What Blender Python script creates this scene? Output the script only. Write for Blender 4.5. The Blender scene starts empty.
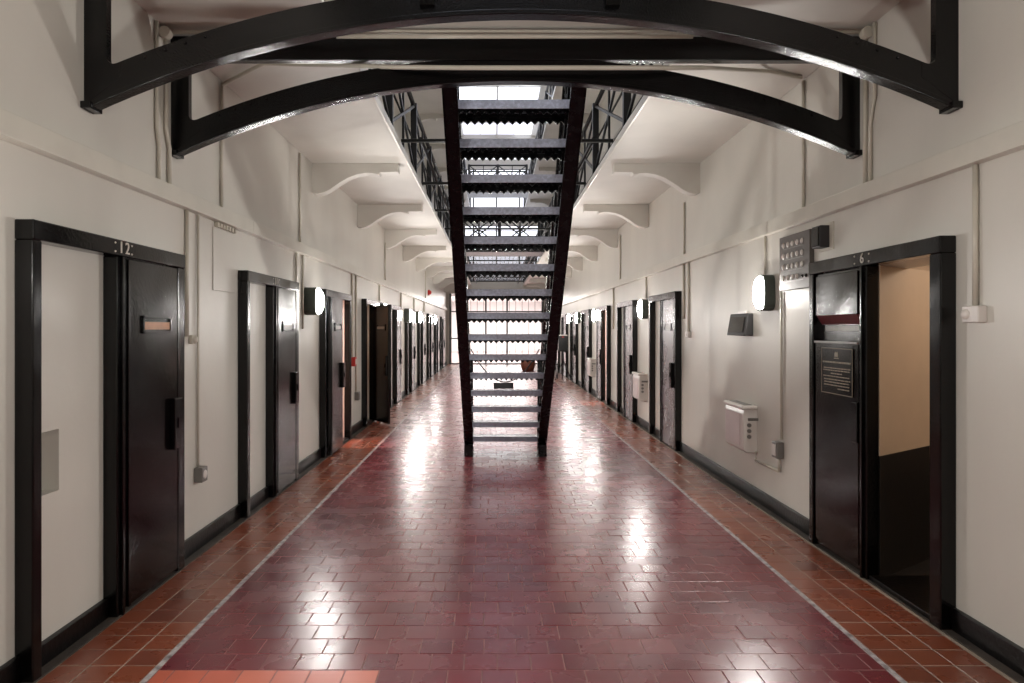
import bpy, bmesh, math, random
from mathutils import Vector, Matrix, Euler
random.seed(7)
scene = bpy.context.scene
C = scene.collection
# ------------------------------------------------------------------ camera
EYE = 1.5
cam_d = bpy.data.cameras.new('camera'); cam = bpy.data.objects.new('camera', cam_d); C.objects.link(cam)
cam.location = (0, 0, EYE); cam.rotation_euler = (math.pi/2, 0, 0)
cam_d.sensor_width = 36; cam_d.lens = 24.0
cam_d.shift_x = (512-494)/1024; cam_d.shift_y = -(341.5-329)/1024
cam_d.clip_start = .05; cam_d.clip_end = 200
scene.camera = cam
# ------------------------------------------------------------------ world, light, exposure
w = bpy.data.worlds.new('world'); scene.world = w; w.use_nodes = True
w.node_tree.nodes['Background'].inputs[0].default_value = (.80, .87, 1, 1)
w.node_tree.nodes['Background'].inputs[1].default_value = 1.0
vs = scene.view_settings
vs.view_transform = 'Standard'; vs.look = 'None'; vs.gamma = 1; vs.use_curve_mapping = False
vs.exposure = 0.3
scene.cycles.sample_clamp_indirect = 8.0; scene.cycles.caustics_reflective = False; scene.cycles.caustics_refractive = False
LAMP = 110.0          # radiance of the bulkhead lens rims
LAMP_W = 27.0         # light of each bulkhead lamp
SKY = 2.8            # radiance of the cleanest roof-light glass
END_W = 1000          # daylight in the bright room beyond the gate
def area(name, loc, sx, sy, power, color, rot=(0, 0, 0)):
    d = bpy.data.lights.new(name, 'AREA'); d.shape = 'RECTANGLE'; d.size = sx; d.size_y = sy
    d.energy = power; d.color = color
    o = bpy.data.objects.new(name, d); C.objects.link(o); o.location = loc; o.rotation_euler = rot
    return o
area('daylight_end_room', (.12, 37, 3.1), 3.5, 13, END_W, (1, .97, .93))
# ------------------------------------------------------------------ helpers
LX, RX = -2.03, 2.30          # wall planes
Y0, Y1 = -6.0, 29.0           # hall ends
CX = .135
def sy(side, y): return y*(.9854 if side == 'left' else 1.0132)   # distance along a side wall
def lin(c):
    return tuple(((v/255)/12.92 if v/255 <= .04045 else ((v/255+.055)/1.055)**2.4) for v in c)
class MB:
    def __init__(s): s.v = []; s.f = []; s.sm = []
    def add(s, vs_, fs, smooth=False):
        n = len(s.v); s.v += [tuple(p) for p in vs_]
        for f in fs: s.f.append(tuple(i+n for i in f)); s.sm.append(smooth)
        return s
    def box(s, x0, x1, y0, y1, z0, z1):
        return s.add([(x0,y0,z0),(x1,y0,z0),(x1,y1,z0),(x0,y1,z0),(x0,y0,z1),(x1,y0,z1),(x1,y1,z1),(x0,y1,z1)],
                     [(0,3,2,1),(4,5,6,7),(0,1,5,4),(1,2,6,5),(2,3,7,6),(3,0,4,7)])
    def prism(s, poly, axis, a, b, smooth=False):
        # poly: 2D points; axis: which coordinate is the extrusion
        def P(p, t):
            return {'x': (t, p[0], p[1]), 'y': (p[0], t, p[1]), 'z': (p[0], p[1], t)}[axis]
        n = len(poly)
        s.add([P(p, a) for p in poly]+[P(p, b) for p in poly], [])
        base = len(s.v)-2*n
        s.f.append(tuple(base+i for i in range(n))); s.sm.append(False)
        s.f.append(tuple(base+n+i for i in reversed(range(n)))); s.sm.append(False)
        for i in range(n):
            j = (i+1) % n
            s.f.append((base+j, base+i, base+n+i, base+n+j)); s.sm.append(smooth)
        return s
    def tube(s, pts, r, n=8):
        pts = [Vector(p) for p in pts]; rings = []
        for i, p in enumerate(pts):
            d = (pts[min(i+1, len(pts)-1)]-pts[max(i-1, 0)]).normalized()
            up = Vector((0, 0, 1)) if abs(d.z) < .9 else Vector((0, 1, 0))
            a = d.cross(up).normalized(); b = d.cross(a)
            rings.append([p+a*r*math.cos(t*2*math.pi/n)+b*r*math.sin(t*2*math.pi/n) for t in range(n)])
        vs_ = [q for R in rings for q in R]; fs = []
        for i in range(len(rings)-1):
            for k in range(n):
                fs.append((i*n+k, i*n+(k+1) % n, (i+1)*n+(k+1) % n, (i+1)*n+k))
        s.add(vs_, fs, True)
        m = len(s.v)-len(vs_)
        s.f.append(tuple(m+k for k in reversed(range(n)))); s.sm.append(False)
        s.f.append(tuple(m+len(vs_)-n+k for k in range(n))); s.sm.append(False)
        return s
    def bar(s, p, q, wx, wz):
        p, q = Vector(p), Vector(q); d = (q-p).normalized()
        up = Vector((0, 0, 1)) if abs(d.z) < .95 else Vector((0, 1, 0))
        a = d.cross(up).normalized()*wx/2; b = a.cross(d).normalized()*wz/2
        return s.add([p-a-b, p+a-b, p+a+b, p-a+b, q-a-b, q+a-b, q+a+b, q-a+b],
                     [(0,1,2,3),(7,6,5,4),(0,4,5,1),(1,5,6,2),(2,6,7,3),(3,7,4,0)])
    def ellipsoid(s, c, rx, ry, rz, half=None, nu=14, nv=8):
        # half='x': dome towards +x only
        vs_, fs = [], []
        t0, t1 = (0, math.pi/2) if half else (0, math.pi)
        for i in range(nv+1):
            t = t0+(t1-t0)*i/nv
            for k in range(nu):
                a = 2*math.pi*k/nu
                vs_.append((c[0]+rx*math.cos(t), c[1]+ry*math.sin(t)*math.cos(a), c[2]+rz*math.sin(t)*math.sin(a)))
        for i in range(nv):
            for k in range(nu):
                fs.append((i*nu+k, (i+1)*nu+k, (i+1)*nu+(k+1) % nu, i*nu+(k+1) % nu))
        return s.add(vs_, fs, True)
    def mesh(s, name):
        me = bpy.data.meshes.new(name); me.from_pydata(s.v, [], s.f); me.update()
        me.polygons.foreach_set('use_smooth', s.sm)
        bm = bmesh.new(); bm.from_mesh(me); bmesh.ops.recalc_face_normals(bm, faces=bm.faces); bm.to_mesh(me); bm.free()
        return me
def obj(name, mb, mat, parent=None, bevel=0, loc=(0, 0, 0)):
    me = mb.mesh(name) if isinstance(mb, MB) else mb
    if mat is not None and not me.materials: me.materials.append(mat)
    o = bpy.data.objects.new(name, me); C.objects.link(o); o.location = loc
    if parent is not None: o.parent = parent
    if bevel:
        m = o.modifiers.new('bevel', 'BEVEL'); m.width = bevel; m.segments = 2; m.limit_method = 'ANGLE'; m.angle_limit = math.radians(40)
    return o
def tag(o, label=None, cat=None, group=None, kind=None):
    if label: o['label'] = label
    if cat: o['category'] = cat
    if group: o['group'] = group
    if kind: o['kind'] = kind
    return o
def thing(name, label, cat, loc=(0, 0, 0), rz=0, group=None, kind=None):
    o = bpy.data.objects.new(name, None); C.objects.link(o); o.location = loc; o.rotation_euler = (0, 0, rz)
    o.empty_display_size = .1
    return tag(o, label, cat, group, kind)
def copy_tree(o, parent=None):
    c = o.copy(); C.objects.link(c)
    if parent is not None: c.parent = parent
    for ch in list(o.children): copy_tree(ch, c)
    return c
ORD = ['first', 'second', 'third', 'fourth', 'fifth', 'sixth', 'seventh', 'eighth', 'ninth', 'tenth', 'eleventh', 'twelfth']
# ------------------------------------------------------------------ materials
def mat_new(name):
    m = bpy.data.materials.new(name); m.use_nodes = True
    return m, m.node_tree, m.node_tree.nodes['Principled BSDF']
def surf(name, col, rough=.5, var=.12, scale=3, bump=.05, bscale=40, spec=.5, metal=0, rvar=0, coat=0, col2=None, stretch=None):
    m, nt, b = mat_new(name); N, L = nt.nodes, nt.links
    tc = N.new('ShaderNodeTexCoord'); mp = N.new('ShaderNodeMapping')
    if stretch: mp.inputs['Scale'].default_value = stretch
    geo = N.new('ShaderNodeNewGeometry'); L.new(geo.outputs['Position'], mp.inputs['Vector'])
    n1 = N.new('ShaderNodeTexNoise'); n1.inputs['Scale'].default_value = scale; n1.inputs['Detail'].default_value = 6
    L.new(mp.outputs[0], n1.inputs['Vector'])
    mx = N.new('ShaderNodeMix'); mx.data_type = 'RGBA'
    c = lin(col); c2 = lin(col2) if col2 else tuple(v*(1-2*var) for v in c)
    mx.inputs['A'].default_value = c2+(1,); mx.inputs['B'].default_value = c+(1,)
    rp = N.new('ShaderNodeMapRange'); rp.inputs['From Min'].default_value = .3; rp.inputs['From Max'].default_value = .6
    L.new(n1.outputs[0], rp.inputs['Value']); L.new(rp.outputs[0], mx.inputs['Factor'])
    L.new(mx.outputs['Result'], b.inputs['Base Color'])
    b.inputs['Roughness'].default_value = rough; b.inputs['Metallic'].default_value = metal
    b.inputs['Specular IOR Level'].default_value = spec; b.inputs['Coat Weight'].default_value = coat
    if rvar:
        r2 = N.new('ShaderNodeMapRange'); r2.inputs['To Min'].default_value = max(.03, rough-rvar); r2.inputs['To Max'].default_value = rough+rvar
        r2.inputs['From Min'].default_value = .3; r2.inputs['From Max'].default_value = .7
        L.new(n1.outputs[0], r2.inputs['Value']); L.new(r2.outputs[0], b.inputs['Roughness'])
    if bump:
        n2 = N.new('ShaderNodeTexNoise'); n2.inputs['Scale'].default_value = bscale; n2.inputs['Detail'].default_value = 3
        L.new(geo.outputs['Position'], n2.inputs['Vector'])
        bp = N.new('ShaderNodeBump'); bp.inputs['Strength'].default_value = bump; bp.inputs['Distance'].default_value = .02
        L.new(n2.outputs[0], bp.inputs['Height']); L.new(bp.outputs[0], b.inputs['Normal'])
    return m
def emit(name, col, strength):
    m, nt, b = mat_new(name)
    b.inputs['Base Color'].default_value = lin(col)+(1,)
    m.cycles.emission_sampling = 'FRONT'
    b.inputs['Emission Color'].default_value = lin(col)+(1,); b.inputs['Emission Strength'].default_value = strength
    return m
def tile_mat(name, c1, c2, c3, rough):
    m, nt, b = mat_new(name); N, L = nt.nodes, nt.links
    oi = N.new('ShaderNodeObjectInfo'); at = N.new('ShaderNodeAttribute'); at.attribute_name = 'tone'
    ad = N.new('ShaderNodeMath'); ad.operation = 'ADD'; L.new(oi.outputs['Random'], ad.inputs[0]); L.new(at.outputs['Fac'], ad.inputs[1])
    fr = N.new('ShaderNodeMath'); fr.operation = 'FRACT'; L.new(ad.outputs[0], fr.inputs[0])
    cr = N.new('ShaderNodeValToRGB'); e = cr.color_ramp.elements
    e[0].color = lin(c1)+(1,); e[1].color = lin(c3)+(1,); k = e.new(.5); k.color = lin(c2)+(1,)
    L.new(fr.outputs[0], cr.inputs[0])
    geo = N.new('ShaderNodeNewGeometry')
    n1 = N.new('ShaderNodeTexNoise'); n1.inputs['Scale'].default_value = 1.3; n1.inputs['Detail'].default_value = 5
    L.new(geo.outputs['Position'], n1.inputs['Vector'])
    mr = N.new('ShaderNodeMapRange'); mr.inputs['From Min'].default_value = .3; mr.inputs['From Max'].default_value = .7
    mr.inputs['To Min'].default_value = .8; mr.inputs['To Max'].default_value = 1.15
    L.new(n1.outputs[0], mr.inputs['Value'])
    mu = N.new('ShaderNodeVectorMath'); mu.operation = 'SCALE'; L.new(cr.outputs[0], mu.inputs[0]); L.new(mr.outputs[0], mu.inputs['Scale'])
    L.new(mu.outputs[0], b.inputs['Base Color'])
    n3 = N.new('ShaderNodeTexNoise'); n3.inputs['Scale'].default_value = 4; n3.inputs['Detail'].default_value = 6
    L.new(geo.outputs['Position'], n3.inputs['Vector'])
    m2 = N.new('ShaderNodeMapRange'); m2.inputs['From Min'].default_value = .35; m2.inputs['From Max'].default_value = .65
    m2.inputs['To Min'].default_value = rough-.03; m2.inputs['To Max'].default_value = rough+.04
    L.new(n3.outputs[0], m2.inputs['Value']); L.new(m2.outputs[0], b.inputs['Roughness'])
    b.inputs['Specular IOR Level'].default_value = .75
    return m
M = {}
M['wall'] = surf('cream_plaster', (206, 202, 193), .36, .05, 1.2, .05, 18, stretch=(1, 1, .35))
M['deck'] = surf('deck_plaster', (212, 208, 200), .5, .05, 1.5, .06, 12)
M['trunk'] = surf('trunking_paint', (206, 202, 191), .3, .04, 4, .03, 30)
M['pipe'] = surf('pipe_paint', (196, 190, 176), .35, .05, 8, .03, 40)
M['black'] = surf('black_gloss_paint', (5, 4, 4), .17, .2, 5, .045, 60, rvar=.07, spec=.36)
M['beam'] = surf('black_beam_paint', (4, 4, 5), .15, .2, 6, .13, 110, rvar=.06, spec=.42)
M['leaf'] = surf('black_door_paint', (8, 5, 5), .16, .2, 3, .045, 45, rvar=.06, spec=.42)
M['steel'] = surf('worn_steel_door', (122, 118, 120), .28, .12, 4, .02, 30, rvar=.07, metal=.65)
M['stair'] = surf('stair_black_iron', (5, 5, 6), .24, .2, 14, .12, 80, rvar=.1, spec=.3)
M['tread'] = surf('tread_worn_iron', (74, 76, 84), .24, .12, 30, .12, 90, rvar=.1, spec=.8)
M['edge'] = surf('worn_edge_with_sheen', (186, 192, 210), .24, .14, 45, .1, 90, rvar=.08)  # worn grey, made paler to carry lamp reflections in its colour
M['rail'] = surf('rail_black_iron', (8, 8, 10), .35, .2, 10, .1, 60)
M['base'] = surf('skirting_black', (6, 4, 4), .3, .2, 6, .1, 40, spec=.25)
M['dirt'] = surf('dirty_concrete', (72, 64, 57), .6, .25, 9, .2, 50)
M['grout'] = surf('grout_red_brown', (138, 98, 92), .6, .15, 12, .1, 60)
M['grout2'] = surf('grout_grey', (158, 144, 128), .6, .15, 12, .1, 60)
M['line'] = surf('white_joint_line', (176, 168, 166), .5, .1, 22, .25, 90, col2=(74, 62, 62))
M['red'] = tile_mat('tile_plum_red', (100, 34, 40), (108, 40, 44), (92, 33, 41), .26)
M['orange'] = tile_mat('tile_terracotta', (118, 60, 40), (128, 68, 45), (106, 55, 40), .28)
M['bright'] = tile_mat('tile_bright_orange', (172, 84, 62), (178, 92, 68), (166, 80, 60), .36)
M['white'] = surf('white_plastic', (216, 210, 204), .3, .03, 5, 0)
M['pinkwhite'] = surf('pinkish_white_cover', (214, 200, 198), .35, .06, 5, .02, 20)
M['grey'] = surf('grey_metal_box', (128, 126, 122), .35, .1, 9, .05, 50, metal=.4)
M['board'] = surf('grey_indicator_plate', (96, 90, 85), .5, .12, 6, .06, 50, metal=.2)
M['darkbox'] = surf('dark_grey_plastic', (40, 38, 38), .55, .15, 6, .05, 50)
M['green'] = surf('lamp_body_green_grey', (70, 78, 70), .4, .1, 9, .05, 50)
M['lens'] = emit('lamp_lens', (255, 251, 245), LAMP)
M['num'] = surf('white_numeral_paint', (206, 200, 190), .5, .05, 9, 0)
M['gold'] = surf('gold_lettering', (112, 98, 74), .45, .08, 9, 0)
M['plaque'] = surf('dark_plaque', (26, 24, 24), .15, .1, 6, 0)
M['redp'] = surf('red_plastic', (190, 40, 34), .35, .05, 6, 0)
M['cellwarm'] = surf('cell_cream_paint', (208, 188, 164), .55, .06, 2, .05, 20)
M['cellpink'] = surf('cell_pink_paint', (226, 196, 190), .55, .06, 2, .05, 20)
M['cellorange'] = surf('cell_terracotta_dado', (196, 128, 92), .55, .06, 2, .05, 20)
M['dado'] = surf('black_dado', (30, 27, 26), .5, .15, 4, .06, 30)
M['glass_a'] = emit('roof_glass_clean', (232, 238, 252), SKY)
M['glass_b'] = emit('roof_glass_dusty', (222, 226, 240), SKY*.6)
M['glass_c'] = emit('roof_glass_dirty', (206, 206, 220), SKY*.35)
M['window'] = emit('window_glass', (232, 234, 244), 1.8)
M['brown'] = surf('brown_wicker', (120, 66, 44), .6, .2, 30, .3, 90)
M['roomwhite'] = surf('end_room_white', (238, 238, 238), .5, .02, 1, .03, 20)
M['endfloor'] = surf('end_room_floor', (184, 160, 158), .25, .08, 3, .02, 20)
M['slot'] = surf('slot_brass', (206, 160, 130), .4, .1, 12, .05, 40)
M['maroon'] = surf('maroon_underside', (92, 34, 36), .35, .1, 8, .05, 40)
# ------------------------------------------------------------------ structure: walls
WALL_TOP = 9.8
def wall_mesh(x, back, holes, y0, y1, z0, z1):
    ys = sorted({y0, y1} | {h[0] for h in holes} | {h[1] for h in holes})
    zs = sorted({z0, z1} | {h[2] for h in holes} | {h[3] for h in holes})
    m = MB()
    def hole(a, b, c, d):
        return any(h[0]-1e-6 <= a and b <= h[1]+1e-6 and h[2]-1e-6 <= c and d <= h[3]+1e-6 for h in holes)
    for a, b in zip(ys, ys[1:]):
        for c, d in zip(zs, zs[1:]):
            if hole(a, b, c, d): continue
            m.add([(x, a, c), (x, b, c), (x, b, d), (x, a, d)], [(0, 1, 2, 3)])
            m.add([(back, a, c), (back, b, c), (back, b, d), (back, a, d)], [(3, 2, 1, 0)])
    for (a, b, c, d) in holes:
        for q in ([(x,a,c),(back,a,c),(back,b,c),(x,b,c)], [(x,a,d),(back,a,d),(back,b,d),(x,b,d)],
                  [(x,a,c),(back,a,c),(back,a,d),(x,a,d)], [(x,b,c),(back,b,c),(back,b,d),(x,b,d)]):
            m.add(q, [(0, 1, 2, 3)])
    for q in ([(x,y0,z0),(back,y0,z0),(back,y0,z1),(x,y0,z1)], [(x,y1,z0),(back,y1,z0),(back,y1,z1),(x,y1,z1)]):
        m.add(q, [(0, 1, 2, 3)])
    me = bpy.data.meshes.new('wall'); me.from_pydata(m.v, [], m.f)
    bm = bmesh.new(); bm.from_mesh(me); bmesh.ops.remove_doubles(bm, verts=bm.verts, dist=1e-5)
    bmesh.ops.recalc_face_normals(bm, faces=bm.faces); bm.to_mesh(me); bm.free()
    return me
LD = [sy('left', 2.93+2.556*k) for k in range(10)]                       # near edge of each left frame
RD = [sy('right', v) for v in (3.35, 8.26, 10.80, 13.25, 15.80, 18.35, 20.90, 23.45, 25.95)]
FL = 1.42                                                    # frame length
B0, B1, B2, B3 = .06, .655, .735, 1.33                       # near bay | mid post | far bay (local u)
lh = [(LD[2]+B2, LD[2]+B3, .0, 1.88), (LD[3]+B0, LD[3]+B1, .0, 1.88), (2.97, 3.185, .75, 1.035)]
rh = [(RD[0]+FL-B3, RD[0]+FL-B2+.25, 0, 1.88), (RD[3]+FL-B3, RD[3]+FL-B2, 0, 1.88)]
wl = tag(obj('wall_left', wall_mesh(LX, LX-.3, lh, Y0, Y1, 0, WALL_TOP), M['wall']), 'cream plastered left wall of the cell hall', 'wall', kind='structure')
wr = tag(obj('wall_right', wall_mesh(RX, RX+.3, rh, Y0, Y1, 0, WALL_TOP), M['wall']), 'cream plastered right wall of the cell hall', 'wall', kind='structure')
tag(obj('wall_behind', MB().box(LX-.3, RX+.3, Y0-.3, Y0, -.1, WALL_TOP), M['wall']), 'cream end wall behind the viewpoint', 'wall', kind='structure')
obj('niche_back', MB().box(LX-.18, LX-.16, 2.97, 3.185, .75, 1.035), M['wall'], wl)
# far wall above the gate opening, with tall windows
OPEN = (-1.85, 2.06)
m = MB()
m.box(LX-.3, OPEN[0], Y1, Y1+.3, 0, WALL_TOP); m.box(OPEN[1], RX+.3, Y1, Y1+.3, 0, WALL_TOP)
m.box(OPEN[0], OPEN[1], Y1, Y1+.3, 3.0, 3.5); m.box(OPEN[0], OPEN[1], Y1, Y1+.3, 5.9, 6.5); m.box(OPEN[0], OPEN[1], Y1, Y1+.3, 8.3, 8.7)
m.box(OPEN[0], OPEN[1], Y1, Y1+.3, 9.6, WALL_TOP)
tag(obj('wall_far', m, M['wall']), 'cream far wall above and beside the barred gate', 'wall', kind='structure')
for i, (z0, z1) in enumerate(((3.5, 5.9), (6.5, 8.3), (8.7, 9.6))):
    t = thing('window_%d' % (i+1), 'tall barred window high in the far wall, %s level up' % ORD[i], 'window', (0, Y1+.1, z0), kind='structure')
    nx = 4
    for k in range(nx):
        a = OPEN[0]+(OPEN[1]-OPEN[0])*k/nx; b = OPEN[0]+(OPEN[1]-OPEN[0])*(k+1)/nx
        for j in range(2):
            obj('pane', MB().box(a+.03, b-.03, 0, .02, (z1-z0)*j/2+.03, (z1-z0)*(j+1)/2-.03), M['window'], t)
    f = MB()
    for k in range(nx+1):
        a = OPEN[0]+(OPEN[1]-OPEN[0])*k/nx; f.box(a-.03, a+.03, -.03, .04, 0, z1-z0)
    for j in range(3): f.box(OPEN[0], OPEN[1], -.03, .04, (z1-z0)*j/2-.03, (z1-z0)*j/2+.03)
    obj('frame', f, M['rail'], t)
# roof with glazed strip
roof = tag(obj('ceiling', MB().box(LX-.3, -1.3, Y0-.3, Y1+.3, 9.7, 9.9).box(1.58, RX+.3, Y0-.3, Y1+.3, 9.7, 9.9), M['wall']), 'cream roof with a long glazed strip over the well', 'ceiling', kind='structure')
rs = random.Random(5)
for k in range(18):
    for j in range(4):
        obj('skylight_pane', MB().box(-1.3+.72*j+.015, -.58+.72*j-.015, Y0+2*k-.97, Y0+2*k+.97, 9.75, 9.77), rs.choice([M['glass_a'], M['glass_b'], M['glass_c']]), roof)
for k in range(18):
    obj('glazing_bar', MB().box(-1.3, 1.58, Y0+2*k-1.03, Y0+2*k-.97, 9.66, 9.78), M['trunk'], roof)
obj('ridge_bar', MB().box(.09, .15, Y0, Y1, 9.66, 9.78), M['trunk'], roof)
# room beyond the gate
m = MB().box(LX-1.2, LX-1, Y1+.3, 46, 0, 3.4).box(RX+1, RX+1.2, Y1+.3, 46, 0, 3.4).box(LX-1.2, RX+1.2, 46, 46.2, 0, 3.4).box(LX-1.2, RX+1.2, Y1+.3, 46.2, 3.3, 3.5)
m.box(LX-1.2, LX-.3, Y1+.1, Y1+.3, 0, 3.4).box(RX+.3, RX+1.2, Y1+.1, Y1+.3, 0, 3.4)
tag(obj('wall_end_room', m, M['roomwhite']), 'white walls of the bright room beyond the gate', 'wall', kind='structure')
# ------------------------------------------------------------------ floor
P = .15
FA, FB = -1.49, 1.74                # white joint lines
ROW0 = 3.004
m = MB().box(FA, FB, Y0, Y1, -.2, -.0025)
floor = tag(obj('floor', m, M['grout']), 'tiled hall floor, plum red tiles between terracotta borders', 'floor', kind='structure')
obj('border_bed', MB().box(LX-.3, FA, Y0, Y1, -.2, -.0025).box(FB, RX+.3, Y0, Y1, -.2, -.0025), M['grout2'], floor)
obj('end_room_bed', MB().box(LX-1.2, RX+1.2, Y1, 46.2, -.2, -.001), M['endfloor'], floor)
tag(obj('trim_1', MB().box(FA-.012, FA+.012, Y0, Y1, -.01, .0005), M['line']), 'whitish joint line left of the plum red tiles', 'trim', kind='structure')
tag(obj('trim_2', MB().box(FB-.012, FB+.012, Y0, Y1, -.01, .0005), M['line']), 'whitish joint line right of the plum red tiles', 'trim', kind='structure')
obj('kerb_strip', MB().box(LX, LX+.085, Y0, Y1, -.01, .004), M['dirt'], floor)
obj('kerb_strip', MB().box(RX-.075, RX, Y0, Y1, -.01, .004), M['dirt'], floor)
GAP = {'red': .0036, 'bright': .0036, 'orange': .0058}
TILE_CACHE = {}
def tile_mesh(wx, wy, mat):
    key = (round(wx, 3), round(wy, 3), mat)
    if key not in TILE_CACHE:
        G = GAP[mat]; a, b = wx/2-G/2, wy/2-G/2; e = .002
        me = bpy.data.meshes.new('tile')
        me.from_pydata([(-a,-b,-.004),(a,-b,-.004),(a,b,-.004),(-a,b,-.004),(-a+e,-b+e,0),(a-e,-b+e,0),(a-e,b-e,0),(-a+e,b-e,0)], [],
                       [(4,5,6,7),(0,1,5,4),(1,2,6,5),(2,3,7,6),(3,0,4,7)])
        me.materials.append(M[mat]); TILE_CACHE[key] = me
    return TILE_CACHE[key]
def gen_center():
    out = []
    n0 = int(math.floor((Y0-ROW0)/P))+1
    a, b = FA+.014, FB-.014
    for r in range(n0, int((Y1-ROW0)/P)):
        y = ROW0+(r+.5)*P
        off = (P/2 if r % 2 else 0)+random.uniform(-.012, .012)
        x = a-off
        while x < b-.01:
            x0, x1 = max(x, a), min(x+P, b)
            if x1-x0 > .02:
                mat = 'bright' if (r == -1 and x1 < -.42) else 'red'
                out.append(((x0+x1)/2, y, x1-x0, P, mat))
            x += P
    return out
def gen_border():
    out = []
    for lo, hi, sgn in ((LX+.085, FA-.014, -1), (FB+.014, RX-.075, 1)):
        for r in range(int(math.floor((Y0-ROW0)/P))+1, int((Y1-ROW0)/P)):
            y = ROW0+(r+.5)*P+.04
            k = 0
            while True:
                if sgn < 0: x1 = hi-k*P; x0 = max(lo, x1-P)
                else: x0 = lo+0+k*P; x0 = lo if k == 0 else x0; x1 = min(hi, x0+P)
                if x1-x0 < .025: break
                out.append(((x0+x1)/2, y, x1-x0, P, 'orange')); k += 1
                if (sgn < 0 and x0 <= lo+1e-6) or (sgn > 0 and x1 >= hi-1e-6): break
    return out
def lay(tiles, name, field, near_y):
    vis = [t for t in tiles if t[1] > near_y]; vis.sort(key=lambda t: t[1])
    one = vis[:300]; ids = {id(t) for t in one}
    for (x, y, wx, wy, mat) in one:
        o = bpy.data.objects.new(name, tile_mesh(wx, wy, mat)); C.objects.link(o); o.parent = floor
        o.location = (x, y, random.uniform(-.0012, .0006)); o.rotation_euler = (random.gauss(0, .0025), random.gauss(0, .0025), 0)
    vs_, fs, tone = [], [], []; mats = []
    for t in tiles:
        if id(t) in ids: continue
        x, y, wx, wy, mat = t
        G = GAP[mat]; a, b = wx/2-G/2, wy/2-G/2; e = .002; n = len(vs_); z = random.uniform(-.0012, .0006)
        tx, ty = random.gauss(0, .0025), random.gauss(0, .0025)
        for (dx, dy, dz) in [(-a,-b,-.004),(a,-b,-.004),(a,b,-.004),(-a,b,-.004),(-a+e,-b+e,0),(a-e,-b+e,0),(a-e,b-e,0),(-a+e,b-e,0)]:
            vs_.append((x+dx, y+dy, z+dz+dx*tx+dy*ty))
        fs += [tuple(n+i for i in f) for f in [(4,5,6,7),(0,1,5,4),(1,2,6,5),(2,3,7,6),(3,0,4,7)]]
        q = random.random(); tone += [q]*5
    me = bpy.data.meshes.new(field); me.from_pydata(vs_, [], fs)
    at = me.attributes.new('tone', 'FLOAT', 'FACE'); at.data.foreach_set('value', tone)
    me.materials.append(M[one[-1][4]])
    o = obj(field, me, None, floor); o['kind'] = 'stuff'
lay(gen_center(), 'floor_tile', 'tile_field', 2.6)
lay(gen_border(), 'border_tile', 'border_tile_field', 2.6)
# ------------------------------------------------------------------ baseboards and cable trunking
def base_runs(frames, y0, y1):
    runs = []; a = y0
    for f in frames: runs.append((a, f)); a = f+FL
    runs.append((a, y1)); return runs
for nm, x0, x1, fr in (('left', LX, LX+.025, LD), ('right', RX-.025, RX, RD)):
    m = MB()
    for a, b in base_runs(fr, Y0, Y1): m.box(x0, x1, a, b, 0, .115)
    tag(obj('baseboard_'+nm, m, M['base'], bevel=.004), 'black painted skirting along the foot of the %s wall' % nm, 'baseboard', kind='structure')
for i, (x0, x1, nm) in enumerate(((LX, LX+.06, 'left'), (RX-.06, RX, 'right'))):
    t = thing('trim_%d' % (i+3), 'cream cable trunking running along the %s wall above the doors' % nm, 'trim', (0, 0, 0), kind='structure')
    y = Y0
    while y < Y1-.1:
        e = min(y+2.9, Y1); obj('trunking_length', MB().box(x0, x1, y+.001, e-.001, 2.28, 2.385), M['trunk'], t, bevel=.004); y = e
# ------------------------------------------------------------------ cells behind open doorways
def cell(side, ya, yb, mat_up, mat_lo, dz, lamp_col, lamp_w, label, splay=False):
    s = -1 if side == 'left' else 1; xw = (LX-.3) if side == 'left' else (RX+.3); xb = xw+s*2.2
    t = thing('wall_cell', label, 'wall', (0, 0, 0), kind='structure')
    y0, y1 = ya-.5, yb+1.0
    up, lo = MB(), MB()
    for (z0, z1, mm) in ((dz, 2.5, up), (0, dz, lo)):
        mm.box(min(xb, xb+s*.1), max(xb, xb+s*.1), y0, y1, z0, z1)
        mm.box(min(xw, xb), max(xw, xb), y0-.1, y0, z0, z1); mm.box(min(xw, xb), max(xw, xb), y1, y1+.1, z0, z1)
        mm.box(min(xw, xw+s*.02), max(xw, xw+s*.02), y0, ya, z0, z1); mm.box(min(xw, xw+s*.02), max(xw, xw+s*.02), yb, y1, z0, z1)
    up.box(min(xw, xb), max(xw, xb), y0, y1, 2.5, 2.6)
    up.box(min(xw, xw+s*.02), max(xw, xw+s*.02), ya, yb, 1.9, 2.5)
    if splay:
        for (z0, z1, mm) in ((dz, 2.5, up), (0, dz, lo)):
            mm.prism([(RX+.005, yb-.25), (RX+.62, yb+.18), (RX+.62, yb+.3), (RX+.33, yb+.3), (RX+.28, yb-.03), (RX+.005, yb-.2)], 'z', z0, min(z1, 1.879) if z0 < 1 else z1)
    obj('upper_paint', up, mat_up, t); obj('lower_paint', lo, mat_lo, t)
    obj('cell_floor', MB().box(min(xw, xb), max(xw, xb), y0, y1, -.1, .002), M['dado'], t)
    if splay: obj('threshold', MB().box(RX+.001, RX+.3, ya, yb, -.1, .004), M['dado'], t)
    d = bpy.data.lights.new('cell_lamp', 'POINT'); d.energy = lamp_w*5.35; d.color = lamp_col; d.shadow_soft_size = .12
    o = bpy.data.objects.new('cell_lamp', d); C.objects.link(o); o.location = (xw+s*1.1, (ya+yb)/2-.1, 2.2); o.parent = t
cell('right', rh[0][0], rh[0][1], M['cellwarm'], M['dado'], .74, (1, .86, .74), 3.6, 'cream cell with a black dado seen through doorway 6', True)
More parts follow.
